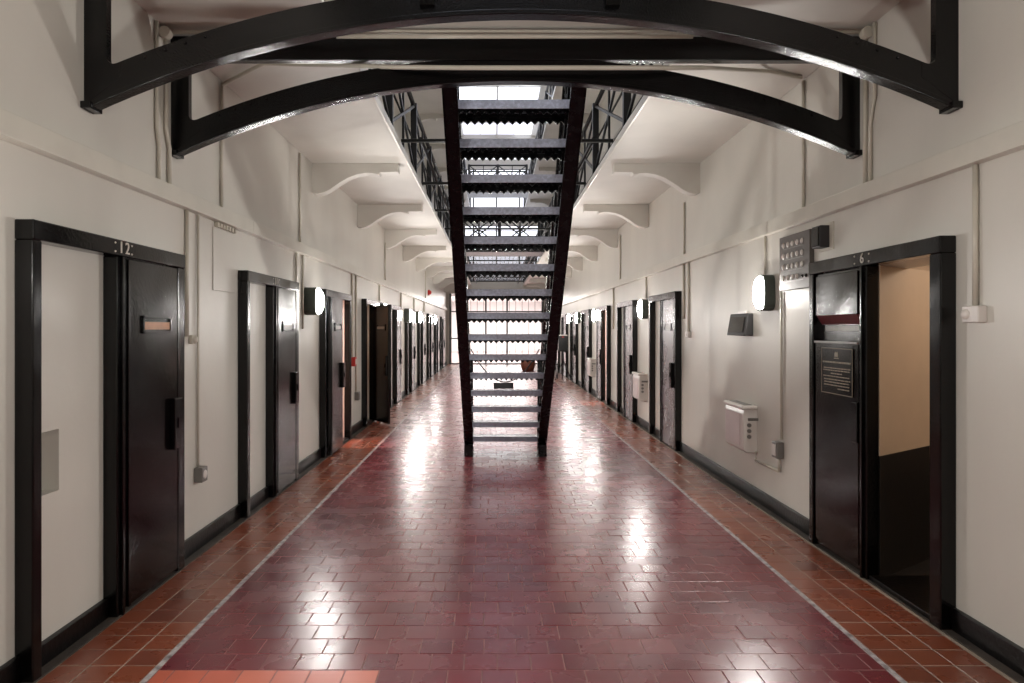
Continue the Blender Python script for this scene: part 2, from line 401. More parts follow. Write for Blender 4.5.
cell('right', rh[1][0], rh[1][1], M['cellpink'], M['cellorange'], .9, (1, .82, .76), 40, 'pink lit cell on the right behind the open far doorway')
cell('left', lh[0][0], lh[0][1], M['cellpink'], M['cellorange'], .9, (1, .82, .76), 45, 'pink lit cell on the left beyond the slid door')
cell('left', lh[1][0], lh[1][1], M['cellwarm'], M['dado'], .74, (1, .8, .6), 4, 'dim cell behind the door swung out into the hall')
# ------------------------------------------------------------------ lettering helper (local frame: u -> +y, z up, facing +x)
def text_mesh(s, size, depth=.004):
    cu = bpy.data.curves.new('txt', 'FONT'); cu.body = s; cu.size = size; cu.extrude = depth/2; cu.resolution_u = 3
    cu.space_character = 1.35; cu.align_x = 'CENTER'; cu.align_y = 'CENTER'
    o = bpy.data.objects.new('txt', cu); C.objects.link(o)
    dg = bpy.context.evaluated_depsgraph_get(); me = bpy.data.meshes.new_from_object(o.evaluated_get(dg))
    bpy.data.objects.remove(o); bpy.data.curves.remove(cu)
    me.transform(Matrix(((0, 0, 1, 0), (1, 0, 0, 0), (0, 1, 0, 0), (0, 0, 0, 1))))
    me.materials.clear()
    return me
# ------------------------------------------------------------------ cell doors
PV = .08
MESH = {}
def cached(key, fn):
    if key not in MESH: MESH[key] = fn()
    return MESH[key]
def std_leaf(t, u0, u1, mat, v=.035, steel=False, slot=False):
    """closed or parked iron leaf with slot, rim and lock box"""
    W = u1-u0
    lf = obj('door_leaf', cached(('leaf', round(W, 3), mat), lambda: MB().box(0, .04, 0, W, .02, 1.876).mesh('door_leaf')), M[mat], t, .004, (v, u0, 0))
    obj('edge_strip', cached('strip', lambda: MB().box(.04, .052, .012, .035, .02, 1.87).mesh('edge_strip')), M['black'], lf, .003)
    rim = MB(); a, b, c, d = W*.28, W*.84, 1.475, 1.575
    rim.box(.04, .052, a, b, d-.014, d).box(.04, .052, a, b, c, c+.014).box(.04, .052, a, a+.014, c, d).box(.04, .052, b-.014, b, c, d)
    obj('slot_rim', cached(('rim', round(W, 3), mat), lambda: rim.mesh('slot_rim')), M[mat], lf, .002)
    obj('slot_plate', cached(('slotp', round(W, 3), slot), lambda: MB().box(.04, .043, a+.014, b-.014, 1.497, 1.54).mesh('slot_plate')), M['slot'] if slot else M['grey'], lf)
    lk = obj('lock_box', cached(('lock', round(W, 3)), lambda: MB().box(.04, .075, W-.1, W-.005, .77, 1.08).mesh('lock_box')), M['black'], lf, .006)
    obj('keyhole_cover', cached(('key', round(W, 3)), lambda: MB().box(.075, .083, W-.07, W-.035, .9, .96).mesh('keyhole_cover')), M['black'], lk)
    return lf
def hood_leaf(t, u0, u1):
    W = u1-u0
    lf = obj('door_leaf', MB().box(0, .03, 0, W, .02, 1.40).box(0, .03, 0, W, 1.60, 1.876).box(0, .006, 0, W, 1.4, 1.6), M['leaf'], t, .003, (.03, u0, 0))
    obj('upper_plate', MB().box(.03, .042, .03, W-.03, 1.59, 1.86), M['leaf'], lf, .004)
    m = MB(); poly = [(.006, 1.592), (.044, 1.592), (.006, 1.53)]
    n = [(p[0], .045, p[1]) for p in poly]+[(p[0], W-.035, p[1]) for p in poly]
    m.add(n, [(0, 1, 2), (5, 4, 3), (0, 3, 4, 1), (1, 4, 5, 2), (2, 5, 3, 0)])
    obj('hatch_hood', m, M['maroon'], lf)
    obj('hatch_glass', MB().box(.006, .012, .1, W-.06, 1.485, 1.525), M['grey'], lf, .003)
    obj('lower_plate', MB().box(.03, .04, .02, W-.02, .05, 1.41), M['leaf'], lf, .004)
    obj('plate_edge', MB().box(.03, .05, .015, W-.015, 1.405, 1.42), M['grey'], lf, .003)
    pl = obj('plaque', MB().box(.04, .046, .12, W-.075, 1.075, 1.375), M['plaque'], lf, .002)
    fr = MB(); a, b, c, d = .12, W-.075, 1.075, 1.375
    fr.box(.046, .048, a, b, d-.004, d).box(.046, .048, a, b, c, c+.004).box(.046, .048, a, a+.004, c, d).box(.046, .048, b-.004, b, c, d)
    obj('plaque_border', fr, M['gold'], pl)
    cr = MB(); uc = (a+b)/2                            # small gilt crest
    cr.prism([(uc-.022, 1.318), (uc+.022, 1.318), (uc+.022, 1.34), (uc+.012, 1.352), (uc, 1.345), (uc-.012, 1.352), (uc-.022, 1.34)], 'x', .046, .048)
    cr.box(.046, .048, uc-.03, uc+.03, 1.306, 1.312)
    obj('crest', cr, M['gold'], pl)
    rnd = random.Random(3); tx = MB()
    for i, (z, h, lo_, hi_) in enumerate(((1.277, .011, .0, 1.0), (1.24, .007, .04, .98), (1.225, .007, .02, .96), (1.205, .007, .3, .7), (1.186, .007, .02, .95),
                                          (1.165, .007, .05, .98), (1.147, .007, .06, .94), (1.128, .007, .05, .96), (1.108, .007, .55, .97))):
        ua, ub = a+.02+(b-a-.04)*lo_, a+.02+(b-a-.04)*hi_; u = ua
        while u < ub-.004:
            l = min(rnd.uniform(.012, .045), ub-u); tx.box(.046, .0475, u, u+l, z, z+h); u += l+.006
    obj('lettering', tx, M['gold'], pl)
    obj('lock_box', MB().box(.03, .06, W-.07, W-.004, .8, 1.05), M['black'], lf, .005)
    return lf
def door_frame(t, fill=True, open_bay=None):
    def post(u0, u1, v0=0, v1=PV, z1=1.88):
        return cached(('post', u0, u1, v1), lambda: MB().box(v0, v1, u0, u1, 0, z1).mesh('frame_post'))
    obj('frame_post', post(0, B0), M['black'], t, .006)
    mp = obj('frame_post', post(B1, B2, 0, .075), M['black'], t, .006)
    obj('post_bead', cached('bead', lambda: MB().box(.075, .09, B1+.03, B1+.05, 0, 1.88).mesh('post_bead')), M['black'], mp, .003)
    obj('frame_post', post(B3, FL), M['black'], t, .006)
    obj('frame_header', cached('header', lambda: MB().box(0, PV+.004, 0, FL, 1.88, 1.966).mesh('frame_header')), M['black'], t, .006)
    if open_bay != 'near': obj('bay_skirting', cached('bs', lambda: MB().box(0, .03, B0, B1, 0, .1).mesh('bay_skirting')), M['base'], t, .004)
    if open_bay: 
        a, b = (B0, B1) if open_bay == 'near' else (B2, B3)
        obj('sill', MB().box(-.3, .06, a, b, 0, .03), M['base'], t, .004)
def number(t, s):
    u = (B1+B2)/2
    me = text_mesh(s, .088)
    o = obj('numeral', me, M['num'], t, 0, (PV+.006, u+.01, 1.923))
    st = MB()
    for du in (-.075, .085):
        for z in (1.9, 1.945): st.ellipsoid((PV+.004, u+du, z), .006, .006, .006, nu=6, nv=4)
    obj('plate_studs', st, M['num'], t)
left_desc = [
 'black framed cell door numbered 12 on the left wall, nearest the viewer',
 'black framed cell door with faded number, second on the left wall',
 'left cell door slid aside, leaving a narrow pink lit gap',
 'left cell door swung open into the hall']
for k, y in enumerate(LD):
    if k < 4: lab = left_desc[k]
    else: lab = 'worn steel cell door in black frame, %s along the left wall' % ORD[k]
    t = thing('door_%d' % (k+1), lab, 'door', (LX, y, 0), 0, 'cell doors along the left wall', 'structure')
    if k == 2:
        door_frame(t, open_bay='far')
        lf = std_leaf(t, B0+.0, B1+.02, 'leaf', v=.085)
    elif k == 3:
        door_frame(t, open_bay='near')
        obj('fixed_panel', MB().box(.01, .04, B2, B3, 0, 1.88), M['leaf'], t, .004)
        lf = std_leaf(t, 0, .62, 'leaf', v=0)
        lf.location = (.085, .72, 0); lf.rotation_euler = (0, 0, math.radians(180+32)); lf.data = lf.data.copy()
        # hinge at the mid post, free edge out in the hall towards the viewer
    else:
        door_frame(t); std_leaf(t, B2, B3, 'leaf' if k < 2 else 'steel', steel=k > 1, slot=k == 0)
    if k == 0: number(t, '12')
    if k == 1: number(t, '11')
right_desc = [
 'open cell doorway numbered 6 on the right wall with a plaque on its parked door',
 'steel cell door in black frame, first past the wall heater on the right',
 'steel cell door in black frame, second past the wall heater on the right',
 'right wall doorway standing open with pink light inside']
for k, y in enumerate(RD):
    lab = right_desc[k] if k < 4 else 'small distant steel cell door, %s frame along the right wall' % ORD[k]
    t = thing('door_%d' % (k+11), lab, 'door', (RX, y+FL, 0), math.pi, 'cell doors along the right wall', 'structure')
    if k == 0:
        door_frame(t, open_bay='far'); hood_leaf(t, B0, B1); number(t, '6')
    elif k == 3:
        door_frame(t, open_bay='far'); std_leaf(t, B0, B1, 'steel', v=.03, steel=True)
    else:
        door_frame(t); std_leaf(t, B2, B3, 'steel', steel=True)
# ------------------------------------------------------------------ arched iron beams
def arch_beam(yc, label):
    t = thing('arch_beam', label, 'beam', (0, yc, 0), 0, 'arched beams under the landing')
    c = (RX-LX)/2; xc = (RX+LX)/2; s = .475; R = c*c/(2*s)+s/2; zc = 3.075-R
    th = math.asin(c/R); n = 40; hw = .135
    def strip(r0, r1, d0, d1, y0=0):
        m = MB(); vs_ = []
        for i in range(n+1):
            a = -th+2*th*i/n
            for r in (r0, r1):
                for d in (d0, d1):
                    x = max(LX, min(RX, xc+r*math.sin(a))); vs_.append((x, d, zc+r*math.cos(a)))
        fs = []
        for i in range(n):
            b, e = i*4, (i+1)*4
            fs += [(b, e, e+1, b+1), (b+2, b+3, e+3, e+2), (b, b+2, e+2, e), (b+1, e+1, e+3, b+3)]
        fs += [(0, 1, 3, 2), (n*4, n*4+2, n*4+3, n*4+1)]
        return m.add(vs_, fs)
    obj('arch_rib', strip(R, R+hw, -.02, .02), M['beam'], t)
    obj('flange', strip(R-.022, R+.004, -.038, .038), M['beam'], t, .004)
    for sgn, xw in ((1, LX), (-1, RX)):
        w_ = .112; x1 = xw+sgn*w_
        zin = zc+math.sqrt((R+hw)**2-(x1-xc)**2)
        zend = zc+R*math.cos(th)
        r = .05
        poly = [(xw, zend+.01), (xw, 3.34), (x1, 3.34), (x1, zin+r)]
        sl = -(x1-xc)/math.sqrt((R+hw)**2-(x1-xc)**2)
        for q in range(1, 6):
            a = q/6*math.pi/2
            xx = x1+sgn*r*(1-math.cos(a)); poly.append((xx, zin+r*(1-math.sin(a))+sl*(xx-x1)))
        xx = x1+sgn*(r+.02); poly.append((xx, zin+sl*(xx-x1)-.005)); poly.append((xx, zin-.05))
        obj('wall_post', MB().prism(poly, 'y', -.021, .021), M['beam'], t)
        obj('post_foot', MB().box(min(xw, xw+sgn*.05), max(xw, xw+sgn*.05), -.055, .055, zend-.015, zend+.02), M['beam'], t, .004)
        for q in range(4):
            xb = xw+sgn*(.3+.1*q); zb = zc+math.sqrt((R+.11)**2-(xb-xc)**2)
            obj('rivet', cached('rivet', lambda: MB().ellipsoid((0, 0, 0), .008, .008, .008, nu=8, nv=5).mesh('rivet')), M['beam'], t, 0, (xb, -.022, zb))
    obj('top_chord', MB().box(LX, RX, -.03, .03, 3.185, 3.335), M['beam'], t, .004)
    return t
b1 = arch_beam(3.40, 'glossy black arched iron beam nearest the viewer, cut by the top of the picture')
b2 = arch_beam(4.31, 'glossy black arched iron beam just in front of the staircase top')
for x in (-.33, .585):
    obj('hanger', MB().box(x-.036, x+.036, -.05, -.02, 3.09, 3.4), M['black'], b1, .004)
# landing slab between the galleries, over the two beams
tag(obj('landing_deck', MB().box(LX+1.085, RX-1.085, 3.28, 4.45, 3.345, 3.41), M['deck']), 'cream landing slab resting on the two arched beams', 'landing')
# ------------------------------------------------------------------ galleries with scrolled brackets
def gallery(side, z, level):
    s = 1 if side == 'left' else -1; xw = LX if side == 'left' else RX; wd = 1.06
    xe = xw+s*wd
    t = thing('gallery_deck', 'cream %s gallery deck on scrolled brackets along the %s wall' % (level, side), 'gallery', (xw, 0, z))
    obj('slab', MB().box(min(s*.002, s*wd), max(s*.002, s*wd), Y0+.01, Y1-.01, 0, .06), M['deck'], t)
    obj('edge_lip', MB().box(min(s*wd, s*(wd+.02)), max(s*wd, s*(wd+.02)), Y0+.01, Y1-.01, -.012, .06), M['trunk'], t, .004)
    L_ = wd-.1; prof = [(0, 0), (0, -.33), (.06, -.345), (.13, -.33), (.2, -.295), (.3, -.225), (.4, -.165), (.5, -.128), (.6, -.112), (.68, -.115), (.74, -.13), (.76, -.105), (L_, -.1), (L_, 0)]
    me = cached(('bracket', side), lambda: MB().prism([(s*p[0], p[1]) for p in prof], 'y', -.07, .07).mesh('bracket'))
    for k in range(9):
        obj('bracket', me, M['deck'], t, .006, (0, 7.68+2.53*k, 0))
    return xe
def railing(x, y0, y1, z, label, axis='y', pitch=2.05, xs=None):
    t = thing('railing', label, 'railing', (0, 0, 0))
    def Pt(a, h): return (x, a, z+h) if axis == 'y' else (a, x, z+h)
    n = max(1, round((y1-y0)/pitch)); st = (y1-y0)/n; H = .9
    for k in range(n+1):
        obj('post', MB().bar(Pt(y0+k*st, 0), Pt(y0+k*st, H+.03), .075, .06), M['rail'], t)
    for h, r in ((H, .028), (H*.5, .012), (.08, .014)):
        obj('rail', MB().tube([Pt(y0, h), Pt(y1, h)], r, 8), M['rail'], t)
    for k in range(n):
        a, b = y0+k*st, y0+(k+1)*st; c = (a+b)/2
        obj('diagonal', MB().bar(Pt(a, .08), Pt(b, H), .025, .03), M['rail'], t)
        obj('diagonal', MB().bar(Pt(a, H), Pt(b, .08), .025, .03), M['rail'], t)
        obj('baluster', MB().bar(Pt(c, .08), Pt(c, H), .025, .025), M['rail'], t)
    return t
GZ = (3.35, 6.3)
for gi, z in enumerate(GZ):
    lv = ('first-floor', 'second-floor')[gi]
    xl = gallery('left', z, lv); xr = gallery('right', z, lv)
    y0 = 4.55 if gi == 0 else Y0+.1
    railing(xl-.04, y0, Y1-.1, z+.06, 'black lattice railing along the left %s gallery' % lv)
    railing(xr+.04, y0, Y1-.1, z+.06, 'black lattice railing along the right %s gallery' % lv)
# frame that carries the safety net over the well
nf = thing('net_frame', 'dark iron rods and side rails spanning the well at first-floor level', 'frame', (0, 0, 3.46))
for k in range(11):
    y = 7.0+2.05*k
    obj('cross_rod', MB().tube([(LX+1.08, y, -.03), (RX-1.08, y, -.03)], .02, 8), M['rail'], nf)
for x in (LX+1.28, RX-1.28):
    obj('side_rail', MB().tube([(x, 7.0, -.01), (x, Y1-.05, -.01)], .02, 8), M['rail'], nf)
# bridges across the well and their railings
for (y, z, nm) in ((16.4, GZ[0], 'first-floor'), (24.0, GZ[1], 'second-floor')):
    tag(obj('bridge_deck', MB().box(LX+1.085, RX-1.085, y, y+1.0, z, z+.06), M['rail']), 'dark %s footbridge across the well' % nm, 'bridge')
    railing(y+.03, LX+1.15, RX-1.15, z+.06, 'near railing of the dark %s footbridge' % nm, axis='x', pitch=1.1)
    railing(y+.97, LX+1.15, RX-1.15, z+.06, 'rear railing of the dark %s footbridge' % nm, axis='x', pitch=1.1)
# wire net over the far part of the well
m = MB(); xa, xb = LX+1.085, RX-1.085
for k in range(18): x = xa+(xb-xa)*(k+.5)/18; m.bar((x, 17.45, 3.49), (x, Y1-.05, 3.49), .012, .012)
for k in range(60): y = 17.5+k*.19; m.bar((xa, y, 3.5), (xb, y, 3.5), .012, .012)
tag(obj('safety_net', m, M['rail']), 'black wire safety net stretched across the far part of the well', 'net')
# ------------------------------------------------------------------ staircase
SY, ST, SA, SR = 8.42, .243, -.005, .2065
NT = 16
def sp(n): return SY-ST*n, SA+SR*n
st = thing('staircase', 'black iron open staircase with saw-toothed treads rising towards the viewer', 'staircase', (CX, 8.1, 0))
def loc_(o): o.location = Vector(o.location)-Vector((0, 8.1, 0)); return o
HW = .485
ytop = 4.47
def zl(y, off): return SA+SR*(SY-y)/ST+off
for s in (-1, 1):
    up, dn = .10, -.17
    yb_up = SY+(SA+up)/SR*ST; yb_dn = SY+(SA+dn)/SR*ST
    poly = [(yb_dn, 0), (8.2, 0), (8.2, zl(8.2, up)), (ytop, min(3.34, zl(ytop, up))), (ytop, zl(ytop, dn))]
    m = MB().prism(poly, 'x', s*(HW-.014), s*HW)
    sg = loc_(obj('stringer', m, M['stair'], st))
    m = MB()
    a, b = (yb_dn, 0), (ytop, zl(ytop, dn))
    pl = [(a[0], a[1]), (b[0], b[1]), (b[0], b[1]+.03), (a[0], a[1]+.03)]
    m.prism(pl, 'x', s*(HW-.105), s*HW)
    obj('bottom_flange', m, M['stair'], sg, .003)
    m = MB(); m.prism([(8.2, zl(8.2, up)-.02), (ytop+.3, zl(ytop+.3, up)-.02), (ytop+.3, zl(ytop+.3, up)), (8.2, zl(8.2, up))], 'x', s*(HW-.105), s*HW)
    obj('top_flange', m, M['stair'], sg, .003)
    obj('foot', MB().box(min(s*(HW-.1), s*HW), max(s*(HW-.1), s*HW), 8.02, 8.26, 0, .14), M['stair'], sg, .004)
    # hand rail and balusters
    hr = loc_(obj('handrail', MB().tube([(s*(HW-.05), 8.2, zl(8.2, .92)), (s*(HW-.05), 4.6, zl(4.6, .92))], .022, 10), M['stair'], st))
    for k in range(1, 16, 2):
        y, z = sp(k); y += .1
        loc_(obj('baluster', MB().bar((s*(HW-.05), y, z), (s*(HW-.05), y, zl(y, .92)), .024, .024), M['stair'], st))
    loc_(obj('newel', MB().box(min(s*(HW-.1), s*(HW-.04)), max(s*(HW-.1), s*(HW-.04)), 8.16, 8.22, 0, zl(8.19, .95)), M['stair'], st, .004))
IW = HW-.016
def teeth(pitch, z0, h, y, th, w_):
    m = MB(); n = int(round(2*w_/pitch)); p = 2*w_/n
    poly = [(-w_, z0)]
    poly += [(w_, z0)]
    pts = []
    for i in range(n):
        x = w_-i*p; pts += [(x, z0-h+.027), (x-p/2, z0-h)]
    pts.append((-w_, z0-h+.027))
    # strip of quads/tris to stay planar and valid
    top = [(p_[0], z0) for p_ in pts]
    for d in (0, th):
        pass
    vs_ = []; fs = []
    for i, q in enumerate(pts):
        vs_ += [(q[0], y, z0), (q[0], y, q[1]), (q[0], y+th, z0), (q[0], y+th, q[1])]
    for i in range(len(pts)-1):
        a, b = i*4, i*4+4
        fs += [(a, b, b+1, a+1), (a+2, a+3, b+3, b+2), (a+1, b+1, b+3, a+3), (a, a+2, b+2, b)]
    m.add(vs_, fs); return m
tread_me = MB().box(-IW, IW, .002, .26, -.012, 0).mesh('tread')
ed_me = MB().box(-IW, IW, -.008, .006, -.05, .01).mesh('tread_edge')
fr_me = teeth(.054, -.012, .078, .245, .012, IW).mesh('saw_edge')
rb_me = teeth(.054, -.012, .045, .11, .012, IW).mesh('pierced_rib')
ns_me = MB().box(-IW, IW, .235, .262, -.035, -.0).mesh('nosing')
for k in range(1, NT):
    y, z = sp(k)
    tr = obj('tread', tread_me, M['tread'], st, 0, (0, y-8.1, z))
    obj('tread_edge', ed_me, M['edge'], tr); obj('nosing', ns_me, M['stair'], tr); obj('saw_edge', fr_me, M['stair'], tr); obj('pierced_rib', rb_me, M['stair'], tr)
# chain with a sign across the foot of the stair
pts = []
for i in range(21):
    q = -1+i/10; pts.append((CX+q*(HW-.07), 8.25, .86+.4*q*q))
t = thing('barrier_chain', 'thin dark chain sagging across the foot of the staircase', 'chain', (CX, 8.25, .86))
m = MB().tube([(p[0]-CX, 0, p[2]-.86) for p in pts], .008, 6)
obj('chain', m, M['rail'], t)
tag(obj('hanging_sign', MB().box(-.12, .12, -.005, .005, -.075, 0), M['darkbox'], None, .002, (CX-.02, 8.25, .852)), 'small dark sign hanging from the chain behind the stairs', 'sign')
# ------------------------------------------------------------------ bulkhead lamps
def lamp(side, y, label, depth=.09, z=1.8):
    s = 1 if side == 'left' else -1
    t = thing('bulkhead_lamp', label, 'lamp', (LX if s > 0 else RX, sy(side, y), z), 0 if s > 0 else math.pi, 'oval bulkhead lamps on the %s wall' % side)
    obj('body', cached(('lb', depth), lambda: MB().prism([(.10*math.copysign(abs(math.cos(a))**.5, math.cos(a)), .15*math.copysign(abs(math.sin(a))**.5, math.sin(a))) for a in [2*math.pi*i/24 for i in range(24)]], 'x', 0, depth).mesh('body')), M['green'], t, .008)
    obj('lens', cached(('ll', depth), lambda: MB().ellipsoid((depth, 0, 0), .05 if depth < .1 else .065, .09, .14, half='x', nu=16, nv=4).mesh('lens')), M['lens'], t)
    d = cached('lamp_light', lambda: bpy.data.lights.new('lamp_light', 'AREA'))
    d.shape = 'ELLIPSE'; d.size = .26; d.size_y = .16; d.energy = LAMP_W; d.color = (1, .975, .945)
    o = bpy.data.objects.new('lamp_light', d); C.objects.link(o); o.parent = t
    o.location = (depth+(.052 if depth < .1 else .067), 0, 0); o.rotation_euler = (0, -math.pi/2, 0)
    return t
for i, y in enumerate((7.48, 12.05, 15.7, 17.7, 22.2)):
    lamp('left', y, ['lit oval bulkhead lamp between the second and third left doors', 'lit bulkhead lamp beside the swung-open left door', 'small lit lamp past the fifth left door', 'small lit lamp past the sixth left door', 'tiny lit lamp farthest along the left wall'][i], .13)
for i, y in enumerate((5.60, 10.14, 14.9, 18.0, 20.0)):
    lamp('right', y, ['large lit oval bulkhead lamp beside the studded plate', 'lit bulkhead lamp between the first two right steel doors', 'lit lamp over the third wall heater on the right', 'small lit lamp on the right wall above the distant black box', 'tiny lit lamp farthest along the right wall'][i])
for i, (sd, y) in enumerate((('left', 2.15), ('left', -2.0), ('right', 1.1), ('right', -2.8))):  # fill lamps added out of view to light the near end of the hall
    lamp(sd, y, ['added bulkhead fill lamp before door 12, out of frame', 'added unseen fill lamp on the left wall well behind the viewpoint', 'added unseen fill lamp on the right wall beside the viewpoint', 'added unseen fill lamp on the right wall well behind the viewpoint'][i])
# ------------------------------------------------------------------ conduits
def conduit(pts, label, r=.011, group='painted conduits on the walls', cap=None):
    return tag(obj('conduit_pipe', MB().tube(pts, r, 8), M['pipe']), label, 'pipe', group)
def vcon(side, y, z0, z1, label, r=.011):
    x = LX+.014 if side == 'left' else RX-.014; y = sy(side, y)
    conduit([(x, y, z1), (x, y, z0)], label, r)
vcon('left', 4.55, 1.45, 2.28, 'cream conduit dropping to a round switch right of door 12', .013)
vcon('left', 4.72, .56, 2.28, 'long cream conduit dropping to the grey socket box beside door 12', .009)
vcon('left', 7.06, 1.98, 2.28, 'left of two short conduits above the second left door')
vcon('left', 7.3, 1.5, 2.28, 'conduit behind the first left lamp')
vcon('left', 9.84, 1.1, 2.28, 'conduit above the red call point on the left wall', .014)
vcon('left', 10.12, .55, 2.28, 'conduit beside the red call point running down to a grey box', .014)
vcon('left', 12.2, 1.9, 2.28, 'short conduit over the swung-open left door', .016)
vcon('left', 15.0, .5, 2.28, 'conduit after the fifth left door', .02)
vcon('left', 17.45, .5, 2.28, 'conduit after the sixth left door', .02)
vcon('left', 20.0, .5, 2.28, 'conduit after the seventh left door', .02)
conduit([(LX+.014, 4.08, 3.34), (LX+.014, 4.08, 2.7), (LX+.014, 4.11, 2.6), (LX+.014, 4.11, 2.385)], 'cream conduit on the upper left wall between the arched beams', .012)
conduit([(LX+.014, 4.2, 3.28), (LX+.014, 4.2, 2.72), (LX+.014, 4.24, 2.62), (LX+.014, 4.24, 2.385)], 'cream conduit on the upper left wall close to the second beam', .014)
vcon('left', 5.13, 2.385, 3.3, 'upper left conduit behind the second beam', .012)
vcon('left', 7.2, 2.385, 3.33, 'upper left conduit above the second left door', .012)
vcon('left', 12.85, 2.385, 3.1, 'upper left conduit under the third bracket', .014)
vcon('left', 20.4, 2.385, 3.2, 'distant upper left conduit', .016)
vcon('right', 5.36, .62, 1.795, 'long cream conduit from the studded plate down to the heater socket', .010)
vcon('right', 5.68, 1.96, 2.28, 'short conduit feeding the large right lamp', .011)
vcon('right', 8.12, 1.62, 2.28, 'left of the two conduits beside the first right steel door', .013)
vcon('right', 7.92, 1.46, 2.28, 'right of the two conduits beside the first right steel door', .013)
vcon('right', 10.12, 1.96, 2.28, 'short conduit feeding the second right lamp', .013)
vcon('right', 12.9, 1.5, 2.28, 'conduit beside the pink lit right doorway', .016)
vcon('right', 3.2, 1.6, 2.28, 'cream conduit right of doorway 6 dropping to a white switch', .013)
conduit([(RX-.014, 4.10, 3.34), (RX-.014, 4.10, 2.9), (RX-.014, 4.15, 2.75), (RX-.014, 4.15, 2.385)], 'cream conduit on the upper right wall between the arched beams', .012)
conduit([(RX-.016, 4.2, 3.3), (RX-.016, 4.2, 2.385)], 'cream conduit on the upper right wall close to the second beam', .015)
vcon('right', 4.98, 2.385, 3.335, 'upper right conduit behind the second beam', .012)
vcon('right', 8.1, 2.385, 3.02, 'upper right conduit above the first right steel door', .012)
vcon('right', 12.2, 2.385, 3.2, 'distant upper right conduit', .016)
conduit([(LX+.02, 4.17, 3.315), (RX-.02, 4.17, 3.315)], 'cream pipe crossing under the landing from wall to wall', .014)
conduit([(-.95, 4.12, 3.265), (1.2, 4.12, 3.265)], 'cream pipe in front of the black second beam, under the landing', .013)
conduit([(-2.03, 5.1, 3.325), (-1.55, 4.6, 3.29), (-.6, 4.25, 3.13), (-.2, 4.22, 3.115), (.9, 4.22, 3.115), (1.3, 4.26, 3.13), (1.95, 4.85, 3.33), (2.24, 4.98, 3.335)], 'lowest cream pipe crossing in front of the second beam', .015)
for x, y in ((LX+.035, 4.15), (RX-.035, 4.15)):
    tag(obj('junction_box', MB().prism([(.035*math.cos(a), .035*math.sin(a)) for a in [2*math.pi*i/16 for i in range(16)]], 'y', -.025, .025), M['pipe'], None, .004, (x, y, 3.3)),
        'round cream junction box at the %s end of the landing pipe' % ('left' if x < 0 else 'right'), 'box')
# ------------------------------------------------------------------ wall fittings
def boxthing(name, label, cat, side, y0, y1, z0, z1, d, mat, bevel=.006, group=None):
    s = 1 if side == 'left' else -1; xw = LX if s > 0 else RX; y0 = sy(side, y0); y1 = sy(side, y1)
    t = thing(name, label, cat, (xw, y0 if s > 0 else y1, z0), 0 if s > 0 else math.pi, group)
    body = obj('body', MB().box(0, d, 0, y1-y0, 0, z1-z0), M[mat], t, bevel)
    return t, body
t, b = boxthing('socket_box', 'small grey socket box low on the wall beside door 12', 'socket', 'left', 4.68, 4.77, .46, .56, .06, 'grey')
obj('face_disc', MB().ellipsoid((.06, .045, .05), .008, .03, .03, half='x', nu=12, nv=4), M['white'], t)
t, b = boxthing('light_switch', 'round cream switch at the end of the conduit by door 12', 'switch', 'left', 4.6, 4.66, 1.40, 1.46, .03, 'pipe')
obj('knob', MB().ellipsoid((.03, .03, .03), .02, .028, .028, half='x', nu=12, nv=4), M['pipe'], t)
t, b = boxthing('socket_box', 'tiny grey box on conduit below the red call point', 'socket', 'left', 10.08, 10.2, .46, .58, .06, 'grey')
obj('face_plate', MB().box(.06, .066, .02, .1, .02, .1), M['grey'], t, .002)
t, b = boxthing('call_point', 'small red fire call point on the left wall', 'call point', 'left', 9.82, 9.94, .97, 1.1, .06, 'redp')
obj('glass', MB().box(.06, .064, .03, .09, .03, .1), M['white'], t)
t = thing('alarm_beacon', 'small round red beacon high on the left wall', 'beacon', (LX, 21.0, 2.62))
obj('base_ring', MB().prism([(.09*math.cos(a), .09*math.sin(a)) for a in [2*math.pi*i/16 for i in range(16)]], 'x', 0, .05), M['redp'], t, .006)
obj('dome', MB().ellipsoid((.05, 0, 0), .06, .07, .07, half='x'), M['redp'], t)
# niche-like plaster patch
tag(obj('plaster_patch', MB().box(LX, LX+.008, 4.92, 5.33, 1.78, 2.24), M['wall'], None, .004), 'raised rectangular plaster patch left of the second left door', 'panel')
# cable clips under trunking
for k in range(7):
    tag(obj('cable_clip', MB().box(0, .03, 0, .028, 0, .035), M['pipe'], None, .003, (LX, 4.95+k*.055, 2.242)), '%s of seven small cable clips under the left trunking before the second door' % ORD[k], 'clip', 'row of cable clips under the trunking')
# right wall studded plate
t = thing('indicator_board', 'grey metal plate with four rows of white studs beside doorway 6', 'board', (RX, 5.42, 1.80), math.pi)
obj('plate', MB().box(0, .035, 0, .52, 0, .42), M['board'], t, .005)
smesh = MB().ellipsoid((.035, 0, 0), .012, .02, .022, nu=12, nv=6).mesh('stud')
for r in range(4):
    for c in range(5):
        if r == 3 and c == 4: continue
        obj('stud', smesh, M['white'], t, 0, (0, .08+c*.08, .35-r*.085))
for r in range(4):
    obj('name_strip', MB().box(.035, .037, .07, .42, .317-r*.085, .322-r*.085), M['grey'], t)
obj('button', MB().ellipsoid((.035, .47, .09), .012, .014, .014, half='x'), M['black'], t)
obj('button', MB().ellipsoid((.035, .41, .09-.0), .012, .012, .012, half='x'), M['black'], t)
t, b = boxthing('speaker_box', 'small black box on the wall above doorway 6', 'box', 'right', 4.6, 4.72, 2.06, 2.21, .075, 'darkbox')
obj('front_cover', MB().box(.075, .083, .01, .11, .01, .14), M['black'], t, .003)
obj('back_plate', MB().box(0, .01, -.03, .17, -.02, .17), M['pipe'], t, .003)
